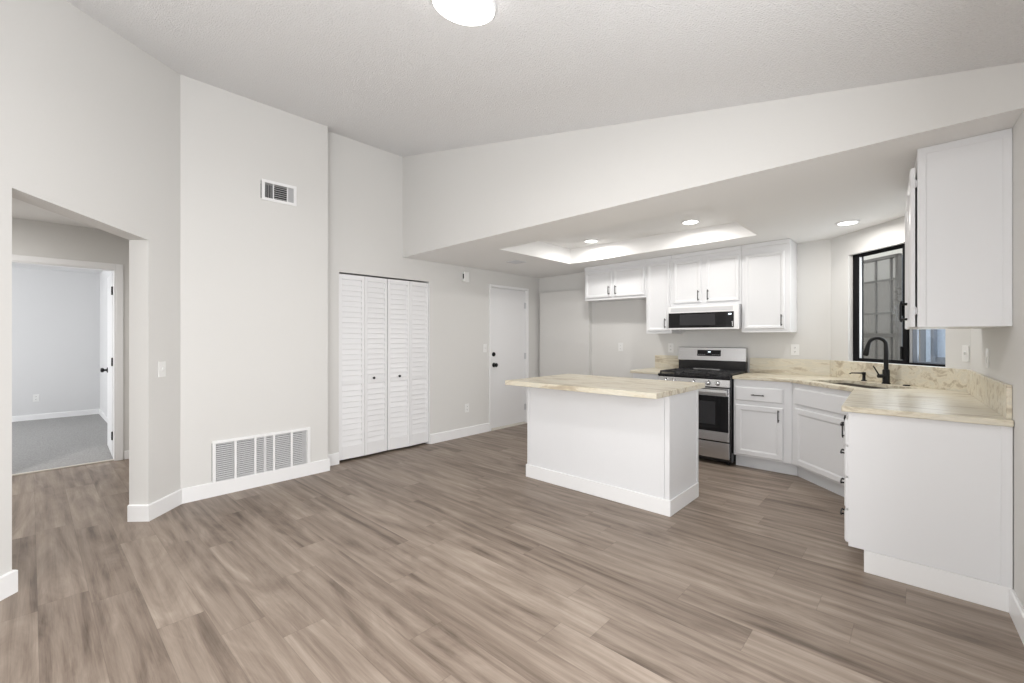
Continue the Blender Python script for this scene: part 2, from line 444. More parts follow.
for i in range(4):
    a, b = rc[i], rc[(i + 1) % 4]
    mb.add([(a[0], a[1], soff_z(a[0])), (b[0], b[1], soff_z(b[0])), (b[0], b[1], RZ), (a[0], a[1], RZ)], [(0, 1, 2, 3)])
mb.add([(p[0], p[1], RZ) for p in rc], [(3, 2, 1, 0)])
out = [(X0, 2.9556), (X1, 2.9556), (X1, 4.50), (-0.64, 5.55), (X0, 5.55)]
for i in range(5):
    a, b = out[i], out[(i + 1) % 5]
    mb.add([(a[0], a[1], soff_z(a[0])), (b[0], b[1], soff_z(b[0])), (b[0], b[1], soff_z(b[0]) + 0.35), (a[0], a[1], soff_z(a[0]) + 0.35)], [(0, 1, 2, 3)])
kc = struct('ceiling_kitchen', mb, 'soffit')
# recalculated normals on this open shape do not matter for shading

# hall and bedroom shell
struct('ceiling_hall', MB().prism([(-6.45, -2.05), (dend[0] - 0.12, -2.05), (dend[0] - 0.12, on_diag(1.6)[1] + 0.02), (A0[0] - 0.1, A0[1] - 0.06), (A0[0] - 0.1, 0.88), (-6.45, 0.88)], 2.452, 2.55), 'soffit')
wall('wall_hall', (-6.33, -2.0), (-6.33, 0.80), (1, 0), 0.11, 2.46, [(1.80, 2.622, -0.02, 2.045)])
struct('wall_hall_end', MB().box(-6.44, A0[0] - 0.12, 0.80, 0.90, -0.02, 2.46), 'wall')
struct('wall_hall_near', MB().box(-6.44, dend[0] - 0.1, -2.1, -2.0, -0.02, 2.46), 'wall')
wall('wall_bedroom_back', (-10.37, -3.0), (-10.37, 0.92), (1, 0), 0.1, 2.46, m='bedwall')
struct('wall_bedroom_side', MB().box(-10.37, -6.441, 0.812, 0.92, -0.02, 2.46), 'bedwall')
wall('wall_bedroom_near', (-10.37, -3.0), (-6.44, -3.0), (0, 1), 0.1, 2.46, [(1.07, 2.87, 0.8, 2.2)], m='bedwall')
struct('wall_bedroom_right', MB().box(-6.44, -6.33, -3.1, -2.1, -0.02, 2.46), 'bedwall')
struct('ceiling_bedroom', MB().box(-10.47, -6.40, -3.1, 0.92, 2.405, 2.5), 'popcorn')
# closet box
mb = MB()
mb.box(-5.25, -5.17, 2.0, 3.75, -0.02, 2.4); mb.box(-5.17, XC - 0.12, 2.02, 2.08, -0.02, 2.4); mb.box(-5.17, XC - 0.12, 3.55, 3.63, -0.02, 2.4); mb.box(-5.2, XC - 0.12, 2.0, 3.6, 2.4, 2.48)
struct('wall_closet_inside', mb, 'bedwall')

# baseboards
BH = 0.118
strip('baseboard_closet', [(XC, 3.346), (XC, 4.362)], 0.015, BH, side=-1)
strip('baseboard_vent', [(A0[0] - 0.003 + 0, A0[1])] and [on_diag(0.326)[:2] and (on_diag(0.326)[0] - 0.0955, on_diag(0.326)[1] - 0.0955), on_diag(0.326), A0, (XV, 1.995), (XC, 1.995), (XC, 2.179)], 0.015, BH, side=-1)
strip('baseboard_diagonal', [(dend[0], -3.55), dend, on_diag(1.232), (on_diag(1.232)[0] - 0.0955, on_diag(1.232)[1] - 0.0955)], 0.015, BH, side=-1)
strip('baseboard_right', [(xr(3.175), 3.175), (xr(-0.58), -0.58)], 0.015, BH, side=-1)
strip('baseboard_hall', [(-6.33, 0.69), (-6.33, 0.80), (-4.45, 0.80)], 0.013, 0.09, side=-1)
strip('baseboard_kitchen', [(XC, 5.21), (XC, YB), (-4.385, YB), (-4.385, YB - 0.08), (-3.493, YB - 0.08), (-3.493, YB), (-2.53, YB)], 0.013, 0.09, side=-1)
strip('baseboard_bedroom', [(-10.37, -2.98), (-10.37, 0.812), (-6.46, 0.812)], 0.013, 0.09, side=-1)

# casings
def casing(name, x, y0, y1, z1, wdt, th, m='trim', sgn=1):
    mb = MB()
    mb.box(x, x + sgn * th, y0 - wdt, y0, 0, z1 + wdt); mb.box(x, x + sgn * th, y1, y1 + wdt, 0, z1 + wdt); mb.box(x, x + sgn * th, y0, y1, z1, z1 + wdt)
    return struct(name, mb, m, 0.003)
casing('trim_1', XC, 4.395, 5.172, 2.030, 0.032, 0.018)
casing('trim_2', -6.33, -0.20, 0.622, 2.043, 0.058, 0.014)
# bedroom door jamb and threshold strip
mb = MB(); mb.box(-6.44, -6.33, 0.609, 0.6225, 0, 2.043); mb.box(-6.44, -6.33, -0.2005, -0.187, 0, 2.043); mb.box(-6.44, -6.33, -0.187, 0.609, 2.031, 2.0445)
struct('trim_3', mb, 'trim')
struct('trim_4', MB().box(-6.372, -6.335, -0.187, 0.609, 0.0, 0.012), 'thresh', 0.003)
# closet opening: header track and side stops
mb = MB(); mb.box(XC - 0.10, XC - 0.005, 2.182, 2.188, 0, 2.0); mb.box(XC - 0.10, XC - 0.005, 3.337, 3.345, 0, 2.0)
struct('trim_5', mb, 'trim')
# entry door jamb
mb = MB(); mb.box(XC - 0.11, XC, 4.395, 4.401, 0, 2.03); mb.box(XC - 0.11, XC, 5.166, 5.172, 0, 2.03); mb.box(XC - 0.11, XC, 4.401, 5.166, 2.024, 2.031)
struct('trim_6', mb, 'trim')
struct('trim_7', MB().prism([(XC - 0.12, 4.40), (XC - 0.12, 5.168), (XC + 0.03, 5.168), (XC + 0.03, 4.40)], 0.0, lambda x, y: 0.022 if x < XC else 0.008), 'thresh', 0.002)

# ---------------------------------------------------------------- doors
def louver_panel(y0, y1, z0, z1, T):
    """T(a, b, z): a along width, b outward"""
    mb = MB(); w_ = y1 - y0; sw = 0.030; t = 0.014
    mb.box(y0, y0 + sw, -t, t, z0, z1, T); mb.box(y1 - sw, y1, -t, t, z0, z1, T)
    zm = 0.835
    for (a, b) in ((z0, z0 + 0.135), (zm - 0.022, zm + 0.022), (z1 - 0.05, z1)):
        mb.box(y0 + sw, y1 - sw, -t, t, a, b, T)
    for (a, b) in ((z0 + 0.135, zm - 0.022), (zm + 0.022, z1 - 0.05)):
        n = int(round((b - a) / 0.057)); pit = (b - a) / n
        for k in range(n):
            zc = a + (k + 0.5) * pit; hh = pit * 0.62; d = 0.0085; th = 0.0035
            prof = [(d - th, zc - hh), (d + th, zc - hh), (-d + th, zc + hh), (-d - th, zc + hh)]
            Ls = [[T(s, b_, min(max(z_, a), b)) for b_, z_ in prof] for s in (y0 + sw - 0.002, y1 - sw + 0.002)]
            mb.loops(Ls)
    return mb
def bifold(name, y0, y1, knob_y, fold):
    # fold: small outward bow at the middle joint
    r = bpy.data.objects.new(name, None); C.objects.link(r); org = (XC - 0.03, (y0 + y1) / 2, 0); r.location = org; r['_org'] = org; r['kind'] = 'structure'
    ym = (y0 + y1) / 2; xb = XC - 0.028
    for (a, b, xa, xb2) in ((y0, ym - 0.0015, xb, xb + fold), (ym + 0.0015, y1, xb + fold, xb)):
        d = Vector((xb2 - xa, b - a)); L_ = d.length; d /= L_
        T = frame((xa, a), d, (d.y, -d.x))
        obj('panel', louver_panel(0, L_, 0.028, 1.982, T), 'doorw', r, 0.0015, 1)
        if a < knob_y < b:
            q = T(knob_y - a, 0.014, 0.868)
            obj('knob', MB().lathe(q, (T(0, 1, 0)[0] - T(0, 0, 0)[0], T(0, 1, 0)[1] - T(0, 0, 0)[1], 0), [(0, 0.007), (0.012, 0.006), (0.016, 0.013), (0.024, 0.0145), (0.029, 0.010), (0.030, 0.001)], 16), 'black', r)
    return r
bifold('door_1', 2.192, 2.758, 2.577, 0.012)
bifold('door_2', 2.768, 3.332, 2.909, 0.020)

# entry door
def panel_slab(name): 
    r = bpy.data.objects.new(name, None); C.objects.link(r); r['kind'] = 'structure'; return r
d3 = panel_slab('door_3'); d3.location = (XC - 0.03, 4.78, 0); d3['_org'] = (XC - 0.03, 4.78, 0)
obj('door_slab', MB().box(XC - 0.060, XC - 0.018, 4.404, 5.163, 0.026, 2.021), 'doorw', d3, 0.002)
mb = MB(); mb.lathe((XC - 0.018, 4.478, 0.922), (1, 0, 0), [(0, 0.032), (0.006, 0.032), (0.010, 0.020), (0.014, 0.013), (0.030, 0.012), (0.036, 0.024), (0.050, 0.029), (0.062, 0.024), (0.068, 0.010), (0.0685, 0.001)])
obj('door_knob', mb, 'black', d3)
mb = MB(); mb.lathe((XC - 0.018, 4.472, 1.074), (1, 0, 0), [(0, 0.031), (0.010, 0.031), (0.016, 0.026), (0.018, 0.001)]); mb.box(XC, XC + 0.016, 4.468, 4.476, 1.058, 1.090)
obj('deadbolt', mb, 'black', d3)
for z in (0.25, 1.03, 1.80):
    mb = MB(); mb.cyl((XC - 0.010, 5.166, z - 0.045), (XC - 0.010, 5.166, z + 0.045), 0.007, seg=10); mb.box(XC - 0.02, XC - 0.015, 5.135, 5.166, z - 0.045, z + 0.045)
    obj('hinge', mb, 'alu', d3)
# bedroom door standing open into the bedroom
d4 = panel_slab('door_4'); d4.location = (-6.45, 0.62, 0); d4['_org'] = (-6.45, 0.62, 0)
hp = (-6.452, 0.606); ang = math.radians(180 - 2.0)
T4 = frame(hp, (math.cos(ang), math.sin(ang)), (-math.sin(ang), math.cos(ang)) if False else (math.sin(ang), -math.cos(ang)))
# outward side of T4 points to +y ; slab lies b in [0,.035]
obj('door_slab', MB().box(0.0, 0.775, -0.0, 0.035, 0.016, 2.03, T4), 'doorw', d4, 0.002)
for sgn in (-1, 1):
    q = Vector(T4(0.715, 0.0 if sgn < 0 else 0.035, 0.925)); dv = Vector(T4(0, 1, 0)) - Vector(T4(0, 0, 0))
    mb = MB(); mb.lathe(q, dv * sgn, [(0, 0.032), (0.006, 0.032), (0.010, 0.018), (0.014, 0.012), (0.030, 0.012), (0.036, 0.023), (0.050, 0.028), (0.062, 0.022), (0.066, 0.001)], 18)
    obj('door_knob', mb, 'black', d4)
for z in (0.25, 1.05, 1.82):
    obj('hinge', MB().cyl(T4(-0.008, -0.004, z - 0.045), T4(-0.008, -0.004, z + 0.045), 0.007, seg=10), 'black', d4)

# ---------------------------------------------------------------- wall plates
def plate(name, label, cat, c, u, n, z, kind, wdt=0.070, h=0.115, group=None):
    t = thing(name, label, cat, (c[0], c[1], z), group)
    T = frame(c, u, n)
    obj('cover_plate', MB().box(-wdt / 2, wdt / 2, 0, 0.006, z - h / 2, z + h / 2, T), 'plate', t, 0.002)
    if kind == 'outlet':
        for dz in (0.021, -0.021):
            mb = MB(); pr = [(0.014 * math.cos(a) * 1.15, dz + z + 0.0135 * math.sin(a)) for a in [2 * math.pi * k / 14 for k in range(14)]]
            mb.loops([[T(a, 0.005, b) for a, b in pr], [T(a, 0.0085, b) for a, b in pr]])
            r_ = obj('receptacle', mb, 'plate', t)
            mb = MB()
            for a in (-0.006, 0.006): mb.box(a - 0.0012, a + 0.0012, 0.0086, 0.0092, z + dz - 0.002, z + dz + 0.007, T)
            mb.box(-0.002, 0.002, 0.0086, 0.0092, z + dz - 0.009, z + dz - 0.005, T)
            obj('slots', mb, 'dark', t)
    elif kind == 'rocker':
        mb = MB(); mb.box(-0.0165, 0.0165, 0.005, 0.0075, z - 0.034, z + 0.034, T); mb.box(-0.014, 0.014, 0.0075, 0.011, z - 0.030, z + 0.004, T)
        obj('rocker', mb, 'plate', t, 0.001)
    else:
        mb = MB(); mb.loops([[T(a, 0.005, b + z) for a, b in ((-0.005, -0.012), (0.005, -0.012), (0.005, 0.012), (-0.005, 0.012))], [T(a, 0.018, b + z + 0.006) for a, b in ((-0.004, -0.005), (0.004, -0.005), (0.004, 0.005), (-0.004, 0.005))]])
        obj('toggle', mb, 'plate', t)
    return t
plate('light_switch', 'white light switch beside the hall opening on the angled wall', 'light switch', on_diag(0.200), DIAG, (1, 1), 1.08, 'toggle')
plate('light_switch', 'white light switch just left of the entry door, near knob height', 'light switch', (XC, 4.283), (0, 1), (1, 0), 1.165, 'toggle')
plate('wall_outlet', 'white outlet low on the wall between louvered closet and entry door', 'outlet', (XC, 3.951), (0, 1), (1, 0), 0.373, 'outlet')
plate('wall_outlet', 'white outlet on the bare kitchen wall of the empty fridge space', 'outlet', (-3.03, YB), (1, 0), (0, -1), 1.183, 'outlet')
plate('wall_outlet', 'white outlet above the small counter just left of the range', 'outlet', (-2.327, YB), (1, 0), (0, -1), 1.183, 'outlet')
plate('wall_outlet', 'white outlet above the backsplash between the range and the window', 'outlet', (-0.986, YB), (1, 0), (0, -1), 1.185, 'outlet', wdt=0.075)
kt = lambda t: (KW0[0] + S2 * t, KW0[1] - S2 * t)
plate('light_switch', 'white toggle switch right of the window, above the corner backsplash', 'light switch', kt(1.284), DIAG, (-1, -1), 1.20, 'toggle', wdt=0.045)
plate('light_switch', 'white wall plate on the shaded right wall under the upper cabinet', 'light switch', (xr(3.86), 3.86), (-0.048, 1), (-1, -0.048), 1.195, 'rocker')
plate('wall_outlet', 'white outlet low on the far wall of the carpeted bedroom', 'outlet', (-10.37, 0.065), (0, 1), (1, 0), 0.349, 'outlet')

# door chime box
t = thing('door_chime', 'small white chime box high on wall between closet and entry door', 'door chime', (XC, 3.90, 2.05))
obj('chime_cover', MB().box(XC, XC + 0.040, 3.872, 3.965, 2.050, 2.182), 'plate', t, 0.006)
obj('sound_slot', MB().box(XC + 0.012, XC + 0.034, 3.8705, 3.873, 2.090, 2.150), 'dark', t)

# return air grille (low) : frame + five louver panels
def grille_frame(T, w_, h_, cells, bw, bar, th):
    mb = MB()
    mb.box(0, w_, 0, th, 0, bw, T); mb.box(0, w_, 0, th, h_ - bw, h_, T); mb.box(0, bw, 0, th, bw, h_ - bw, T); mb.box(w_ - bw, w_, 0, th, bw, h_ - bw, T)
    x = bw
    for c in cells[:-1]:
        x += c; mb.box(x, x + bar, -0.004, th * 0.8, bw, h_ - bw, T); x += bar
    return mb
t = thing('return_air_grille', 'wide white return air grille low on wall beside the baseboard', 'vent', (XV, 1.42, 0.085))
GW, GH = 0.80, 0.375
T = (lambda a, b, z: (XV + b, 1.021 + a, 0.083 + z))
cw = (GW - 0.05 - 4 * 0.018) / 5
obj('frame', grille_frame(T, GW, GH, [cw] * 5, 0.025, 0.018, 0.012), 'trim', t, 0.002)
x = 0.025
for k in range(5):
    mb = MB(); n = 19; hz = GH - 0.05
    for i in range(n):
        zc = 0.025 + (i + 0.5) * hz / n
        pr = [(-0.010, zc + 0.0045), (-0.009, zc + 0.006), (0.004, zc - 0.0035), (0.003, zc - 0.005)]
        mb.loops([[T(s, b, z) for b, z in pr] for s in (x, x + cw)])
    if k == 2: mb.box(x + cw * 0.45, x + cw * 0.60, -0.014, 0.0035, 0.025, GH - 0.025, T)
    obj('louver_panel', mb, 'grille', t); x += cw + 0.018
obj('duct_back', MB().box(-0.0 + 0.012, GW - 0.012, -0.11, -0.10, 0.02, GH - 0.018, T), 'duct', t)
# supply register (high)
t = thing('supply_register', 'small white three section air register high on the tall wall', 'vent', (XV, 1.54, 2.54))
T = (lambda a, b, z: (XV + b, 1.394 + a, 2.543 + z))
RW, RH = 0.300, 0.185
cells = [0.068, 0.112, 0.050]
mb = grille_frame(T, RW, RH, cells, 0.026, 0.009, 0.010)
obj('frame', mb, 'trim', t, 0.002)
x = 0.026
for k, c in enumerate(cells):
    mb = MB()
    if k == 1:
        for i in range(7):
            zc = 0.026 + (i + 0.5) * (RH - 0.052) / 7
            mb.loops([[T(s, b, z) for b, z in [(-0.014, zc + 0.006), (-0.013, zc + 0.0075), (0.004, zc - 0.002), (0.003, zc - 0.0035)]] for s in (x, x + c)])
    else:
        for i in range(5):
            xc = x + (i + 0.5) * c / 5; sg = 1 if k == 0 else -1
            mb.loops([[T(xc + q * sg, b, z) for q, b in [(-0.004, 0.003), (-0.0025, 0.004), (0.006, -0.013), (0.0045, -0.014)]] for z in (0.026, RH - 0.026)])
    obj('louver_panel', mb, 'grille', t); x += c + 0.009
obj('duct_back', MB().box(0.012, RW - 0.012, -0.10, -0.09, 0.014, RH - 0.014, T), 'duct', t)
# kitchen ceiling exhaust grille
t = thing('ceiling_vent', 'small grey vent grille in kitchen ceiling near entry door', 'vent', (-3.74, 4.13, 2.25))
zc = soff_z(-3.74)
mb = MB(); mb.box(-3.83, -3.65, 4.04, 4.05, zc - 0.008, zc); mb.box(-3.83, -3.65, 4.21, 4.22, zc - 0.008, zc); mb.box(-3.83, -3.82, 4.05, 4.21, zc - 0.008, zc); mb.box(-3.66, -3.65, 4.05, 4.21, zc - 0.008, zc)
obj('frame', mb, 'grille', t)
mb = MB()
for i in range(9): mb.box(-3.82, -3.66, 4.055 + i * 0.0175, 4.063 + i * 0.0175, zc - 0.007, zc - 0.001)
obj('slats', mb, 'grille', t)
obj('opening', MB().box(-3.82, -3.66, 4.05, 4.21, zc - 0.0012, zc - 0.0004), 'dark', t)

# ---------------------------------------------------------------- lights in view
def disc_light(name, label, c, r, nrm, power, group=None, ringm='trim'):
    t = thing(name, label, 'ceiling light', c, group)
    n = Vector(nrm).normalized(); c = Vector(c)
    obj('trim_ring', MB().lathe(c, n, [(0, r), (0.006, r), (0.012, r * 0.96), (0.012, r * 0.80), (0.004, r * 0.80)], 32), ringm, t)
    obj('lens', MB().lathe(c + n * 0.004, n, [(0, r * 0.80), (0.0085, r * 0.80), (0.0095, r * 0.7), (0.010, 0.001)], 32), 'lens', t)
    if power:
        area('can_beam', tuple(c + n * 0.03), tuple(c + n), r * 1.5, r * 1.5, power, WARM, 'DISK')
    return t
disc_light('recessed_light', 'round glowing downlight inside ceiling recess, nearest the entry door', (-2.877, 4.50, RZ), 0.085, (0, 0, -1), 8.5, 'kitchen downlights')
disc_light('recessed_light', 'round glowing downlight inside ceiling recess, above the range side', (-1.68, 4.42, RZ), 0.085, (0, 0, -1), 8.5, 'kitchen downlights')
disc_light('recessed_light', 'round glowing downlight in flat kitchen ceiling before the corner window', (-0.473, 4.79, soff_z(-0.473)), 0.085, (0, 0, -1), 6.5, 'kitchen downlights')
lx, ly = -1.57, 1.373
t = thing('flush_ceiling_light', 'large round white flush light glowing on the sloped textured ceiling', 'ceiling light', (lx, ly, ceil_z(lx)))
nn = Vector((-0.188, 0, -1)).normalized(); cc = Vector((lx, ly, ceil_z(lx)))
obj('base_ring', MB().lathe(cc, nn, [(0, 0.150), (0.014, 0.150), (0.016, 0.143)], 40), 'trim', t)
obj('diffuser', MB().lathe(cc + nn * 0.014, nn, [(0, 0.145), (0.010, 0.144), (0.018, 0.132), (0.022, 0.08), (0.023, 0.001)], 40), 'lens', t)

# ---------------------------------------------------------------- cabinetry
def shaker(T, a0, a1, z0, z1, b0=0.0, t=0.019, fw=0.050, flat=False):
    """routed frame-and-panel front as one mesh"""
    mb = MB()
    R = lambda i, b: [T(a0 + i, b0 + b, z0 + i), T(a1 - i, b0 + b, z0 + i), T(a1 - i, b0 + b, z1 - i), T(a0 + i, b0 + b, z1 - i)]
    if flat: return mb.loops([R(0, 0), R(0, t - 0.007), R(0.010, t)])
    return mb.loops([R(0, 0), R(0, t - 0.006), R(0.007, t), R(fw - 0.006, t), R(fw, t - 0.0025), R(fw + 0.010, t - 0.009)])
def pull(T, a, z, L_, vert=True, b0=0.019, off=0.028, r=0.0045):
    mb = MB()
    if vert:
        e0, e1 = (a, z - L_ / 2), (a, z + L_ / 2)
    else: e0, e1 = (a - L_ / 2, z), (a + L_ / 2, z)
    k = 0.13
    for s in (k, 1 - k):
        pa = e0[0] + (e1[0] - e0[0]) * s; pz = e0[1] + (e1[1] - e0[1]) * s
        mb.tube([T(pa, b0, pz), T(pa, b0 + off, pz)], [0.006, 0.0045], 8)
    mb.tube([T(e0[0], b0 + off - 0.003, e0[1]), T(e0[0] + (e1[0] - e0[0]) * .15, b0 + off + 0.001, e0[1] + (e1[1] - e0[1]) * .15), T(e0[0] + (e1[0] - e0[0]) * .85, b0 + off + 0.001, e0[1] + (e1[1] - e0[1]) * .85), T(e1[0], b0 + off - 0.003, e1[1])], r, 8)
    return mb

def upper_cab(label, x0, x1, z0, doors, group='white wall cabinets above the range wall', depth=0.325, yf=5.155, side_gap=0.0):
    zt = soff_z((x0 + x1) / 2) - 0.002
    t = thing('wall_cabinet', label, 'cabinet', ((x0 + x1) / 2, YB, z0), group)
    mb = MB()
    zt0 = lambda x, y: soff_z(x) - 0.001
    mb.prism([(x0, yf), (x1, yf), (x1, YB - 0.001), (x0, YB - 0.001)], z0, zt0)
    obj('body', mb, 'cab', t, 0.0015)
    obj('top_moulding', MB().prism([(x0 + 0.001, yf - 0.012), (x1 - 0.001, yf - 0.012), (x1 - 0.001, yf), (x0 + 0.001, yf)], lambda x, y: soff_z(x) - 0.045, zt0), 'cab', t, 0.003)
    T = frame((0, yf), (1, 0), (0, -1))
    for (a0, a1, zb, zt_, hx, hz) in doors:
        d = obj('door', shaker(T, a0, a1, zb, zt_, fw=0.030), 'cab', t)
        obj('handle', pull(T, hx, hz, 0.115), 'black', d)
    return t
upper_cab('short white two door wall cabinet over the empty fridge space', -3.395, -2.502, 1.812, [(-3.375, -2.972, 1.842, 2.192, -3.010, 1.930), (-2.945, -2.524, 1.842, 2.200, -2.912, 1.928)])
upper_cab('tall narrow single door wall cabinet left of the microwave', -2.500, -2.181, 1.362, [(-2.482, -2.205, 1.392, 2.215, -2.250, 1.482)])
upper_cab('white two door wall cabinet directly above the microwave', -2.179, -1.419, 1.672, [(-2.155, -1.838, 1.712, 2.205, -1.862, 1.790), (-1.780, -1.440, 1.712, 2.208, -1.757, 1.792)])
upper_cab('white single door wall cabinet between microwave and corner window', -1.417, -0.968, 1.368, [(-1.385, -1.015, 1.404, 2.190, -1.040, 1.490)])

# right wall cabinet seen from its side
t = thing('wall_cabinet', 'large wall cabinet on right wall seen from its plain side', 'cabinet', (0.15, 3.6, 1.37))
FA, FB = (-0.018, 3.2), (-0.062, 4.10)
mb = MB(); mb.prism([FA, (xr(3.2) - 0.001, 3.2), (xr(4.1) - 0.001, 4.10), FB], 1.372, lambda x, y: soff_z(x) - 0.001)
obj('body', mb, 'cab', t, 0.0015)
mb = MB(); mb.box(FA[0] + 0.001, FA[0] + 0.034, 3.196, 3.2, 1.373, 2.30); mb.box(XR - 0.032, XR - 0.001, 3.192, 3.2, 1.373, 2.30); mb.box(FA[0] + 0.034, XR - 0.032, 3.196, 3.2, 2.285, 2.30)
obj('side_stile', mb, 'cab', t, 0.001)
du = (FB[0] - FA[0], FB[1] - FA[1])
TT = frame((FA[0] - 0.002, FA[1] + 0.012), du, (-du[1], du[0]))
d = obj('door', shaker(TT, 0.0, 0.425, 1.374, 2.225, 0.007, 0.020), 'cab', t)
obj('handle', pull(TT, 0.385, 1.475, 0.125, b0=0.024, off=0.032, r=0.0055), 'black', d)
T1 = TT
for z in (1.46, 2.14):
    mb = MB(); mb.cyl(T1(-0.004, 0.010, z - 0.022), T1(-0.004, 0.010, z + 0.022), 0.006, seg=8); mb.box(-0.004, 0.020, 0.0, 0.005, z - 0.018, z + 0.018, T1)
    obj('hinge', mb, 'cab', d)
d = obj('door', shaker(TT, 0.440, 0.875, 1.372, 2.225, 0.002, 0.022), 'cab', t)
obj('handle', pull(TT, 0.480, 1.475, 0.125, b0=0.024, off=0.032, r=0.0055), 'black', d)

# base cabinets
YF = 4.872; TOE = 0.122; CT0, CT1 = 0.893, 0.925
def base_body(t, poly, name='body'):
    return obj(name, MB().prism(poly, TOE, CT0 - 0.001), 'cab', t, 0.0015)
# left of the range
t = thing('base_cabinet', 'narrow white base cabinet left of the range, mostly behind the island', 'cabinet', (-2.35, 5.1, 0))
base_body(t, [(-2.530, YF), (-2.200, YF), (-2.200, YB - 0.001), (-2.530, YB - 0.001)])
obj('toe_kick', MB().box(-2.530, -2.200, YF + 0.07, YB - 0.001, 0, TOE), 'toe', t)
T = frame((0, YF), (1, 0), (0, -1))
d = obj('drawer', shaker(T, -2.508, -2.218, 0.680, 0.825, flat=True), 'cab', t); obj('handle', pull(T, -2.355, 0.752, 0.11, False), 'black', d)
d = obj('door', shaker(T, -2.508, -2.218, 0.138, 0.640), 'cab', t); obj('handle', pull(T, -2.470, 0.56, 0.115), 'black', d)
# right of the range
G = 'white base cabinets along the kitchen walls'
t = thing('base_cabinet', 'white base cabinet with one drawer and door right of the range', 'cabinet', (-1.15, 5.1, 0), G)
base_body(t, [(-1.413, YF), (-0.902, YF), (-0.902, YB - 0.001), (-1.413, YB - 0.001)])
obj('toe_kick', MB().prism([(-1.413, YF + 0.073), (-0.872, YF + 0.073), (-0.872, YB - 0.001), (-1.413, YB - 0.001)], 0, TOE - 0.001), 'toe', t)
d = obj('drawer', shaker(T, -1.394, -0.972, 0.682, 0.822, flat=True), 'cab', t); obj('handle', pull(T, -1.185, 0.747, 0.115, False), 'black', d)
d = obj('door', shaker(T, -1.394, -0.972, 0.138, 0.640), 'cab', t); obj('handle', pull(T, -1.008, 0.562, 0.115), 'black', d)
# corner sink base (45 degrees)
FR0 = (-0.311, 3.182); FR1 = (-0.360, 4.330)     # front line of the right run
t = corner_cab = thing('base_cabinet', 'angled white corner base cabinet below the sink', 'cabinet', (-0.35, 4.9, 0), G)
corner_poly = [(-0.900, YF), FR1, (xr(FR1[1]) - 0.002, FR1[1]), (KW1[0] - 0.003, KW1[1] - 0.003), (KW0[0] - 0.002, YB - 0.003), (-0.900, YB - 0.003)]
obj('toe_kick', MB().prism([(-0.870, YF + 0.073), (-0.30, 4.375), (xr(4.375) - 0.004, 4.375), (KW1[0] - 0.005, KW1[1] - 0.005), (KW0[0], YB - 0.005), (-0.870, YB - 0.005)], 0, TOE - 0.001), 'toe', t)
TC = frame((-0.900, YF), (FR1[0] + 0.900, FR1[1] - YF), (-(YF - FR1[1]), -(FR1[0] + 0.9)))
LC = math.hypot(FR1[0] + 0.900, FR1[1] - YF)
obj('false_drawer_front', shaker(TC, 0.055, LC - 0.075, 0.695, 0.845, flat=True), 'cab', t)
d = obj('door', shaker(TC, 0.055, LC - 0.075, 0.138, 0.660), 'cab', t); obj('handle', pull(TC, LC - 0.100, 0.58, 0.115), 'black', d)
# right run: drawer bank next to counter end, then filler
t = thing('base_cabinet', 'white drawer base at counter end, seen from its plain side', 'cabinet', (0.0, 3.7, 0), G)
base_body(t, [FR0, (XR - 0.002, FR0[1]), (xr(FR1[1]) - 0.002, FR1[1] - 0.002), (FR1[0], FR1[1] - 0.002)])
obj('toe_kick', MB().prism([(-0.238, 3.190), (XR - 0.003, 3.190), (xr(FR1[1]) - 0.003, FR1[1] - 0.005), (-0.275, FR1[1] - 0.005)], 0, TOE - 0.001), 'toe', t)
obj('side_baseboard', MB().box(-0.240, XR - 0.002, 3.176, 3.190, 0, 0.121), 'trim', t, 0.002)
obj('side_stile', MB().box(XR - 0.040, XR - 0.002, 3.174, 3.182, 0.121, CT0 - 0.002), 'cab', t, 0.001)
du = (FR1[0] - FR0[0], FR1[1] - FR0[1]); TR = frame(FR0, du, (-du[1], du[0]))
for (z0, z1) in ((0.700, 0.845), (0.520, 0.685), (0.335, 0.505), (0.140, 0.320)):
    d = obj('drawer', shaker(TR, 0.012, 0.455, z0, z1, flat=True), 'cab', t); obj('handle', pull(TR, 0.235, (z0 + z1) / 2 + 0.01, 0.115, False), 'black', d)
d = obj('door', shaker(TR, 0.480, 0.93, 0.140, 0.845), 'cab', t); obj('handle', pull(TR, 0.515, 0.74, 0.115), 'black', d)

# countertops
def counter(name, label, poly, parentname=None):
    pass
# L-shaped counter with sink cut out in the 45 degree corner frame
TS = lambda a, b: (-0.90 + S2 * (a + b), 4.87 + S2 * (b - a))
SA0, SA1, SB0, SB1 = 0.10, 0.80, 0.075, 0.455
outer = [(-1.418, 4.842), (-0.912, 4.842), (-0.385, 4.315), (-0.340, 3.155), (XR - 0.0, 3.155), (KW1[0] - 0.002, KW1[1] - 0.002), (KW0[0] - 0.001, YB - 0.002), (-1.418, YB - 0.002)]
def arc_rect(a0, a1, b0, b1, r, n=4):
    pts = []
    for (ca, cb, s0) in ((a1 - r, b1 - r, 0), (a0 + r, b1 - r, 90), (a0 + r, b0 + r, 180), (a1 - r, b0 + r, 270)):
        for k in range(n + 1):
            an = math.radians(s0 + 90 * k / n); pts.append((ca + r * math.cos(an), cb + r * math.sin(an)))
    return pts
hole = [TS(a, b) for a, b in arc_rect(SA0, SA1, SB0, SB1, 0.03)]
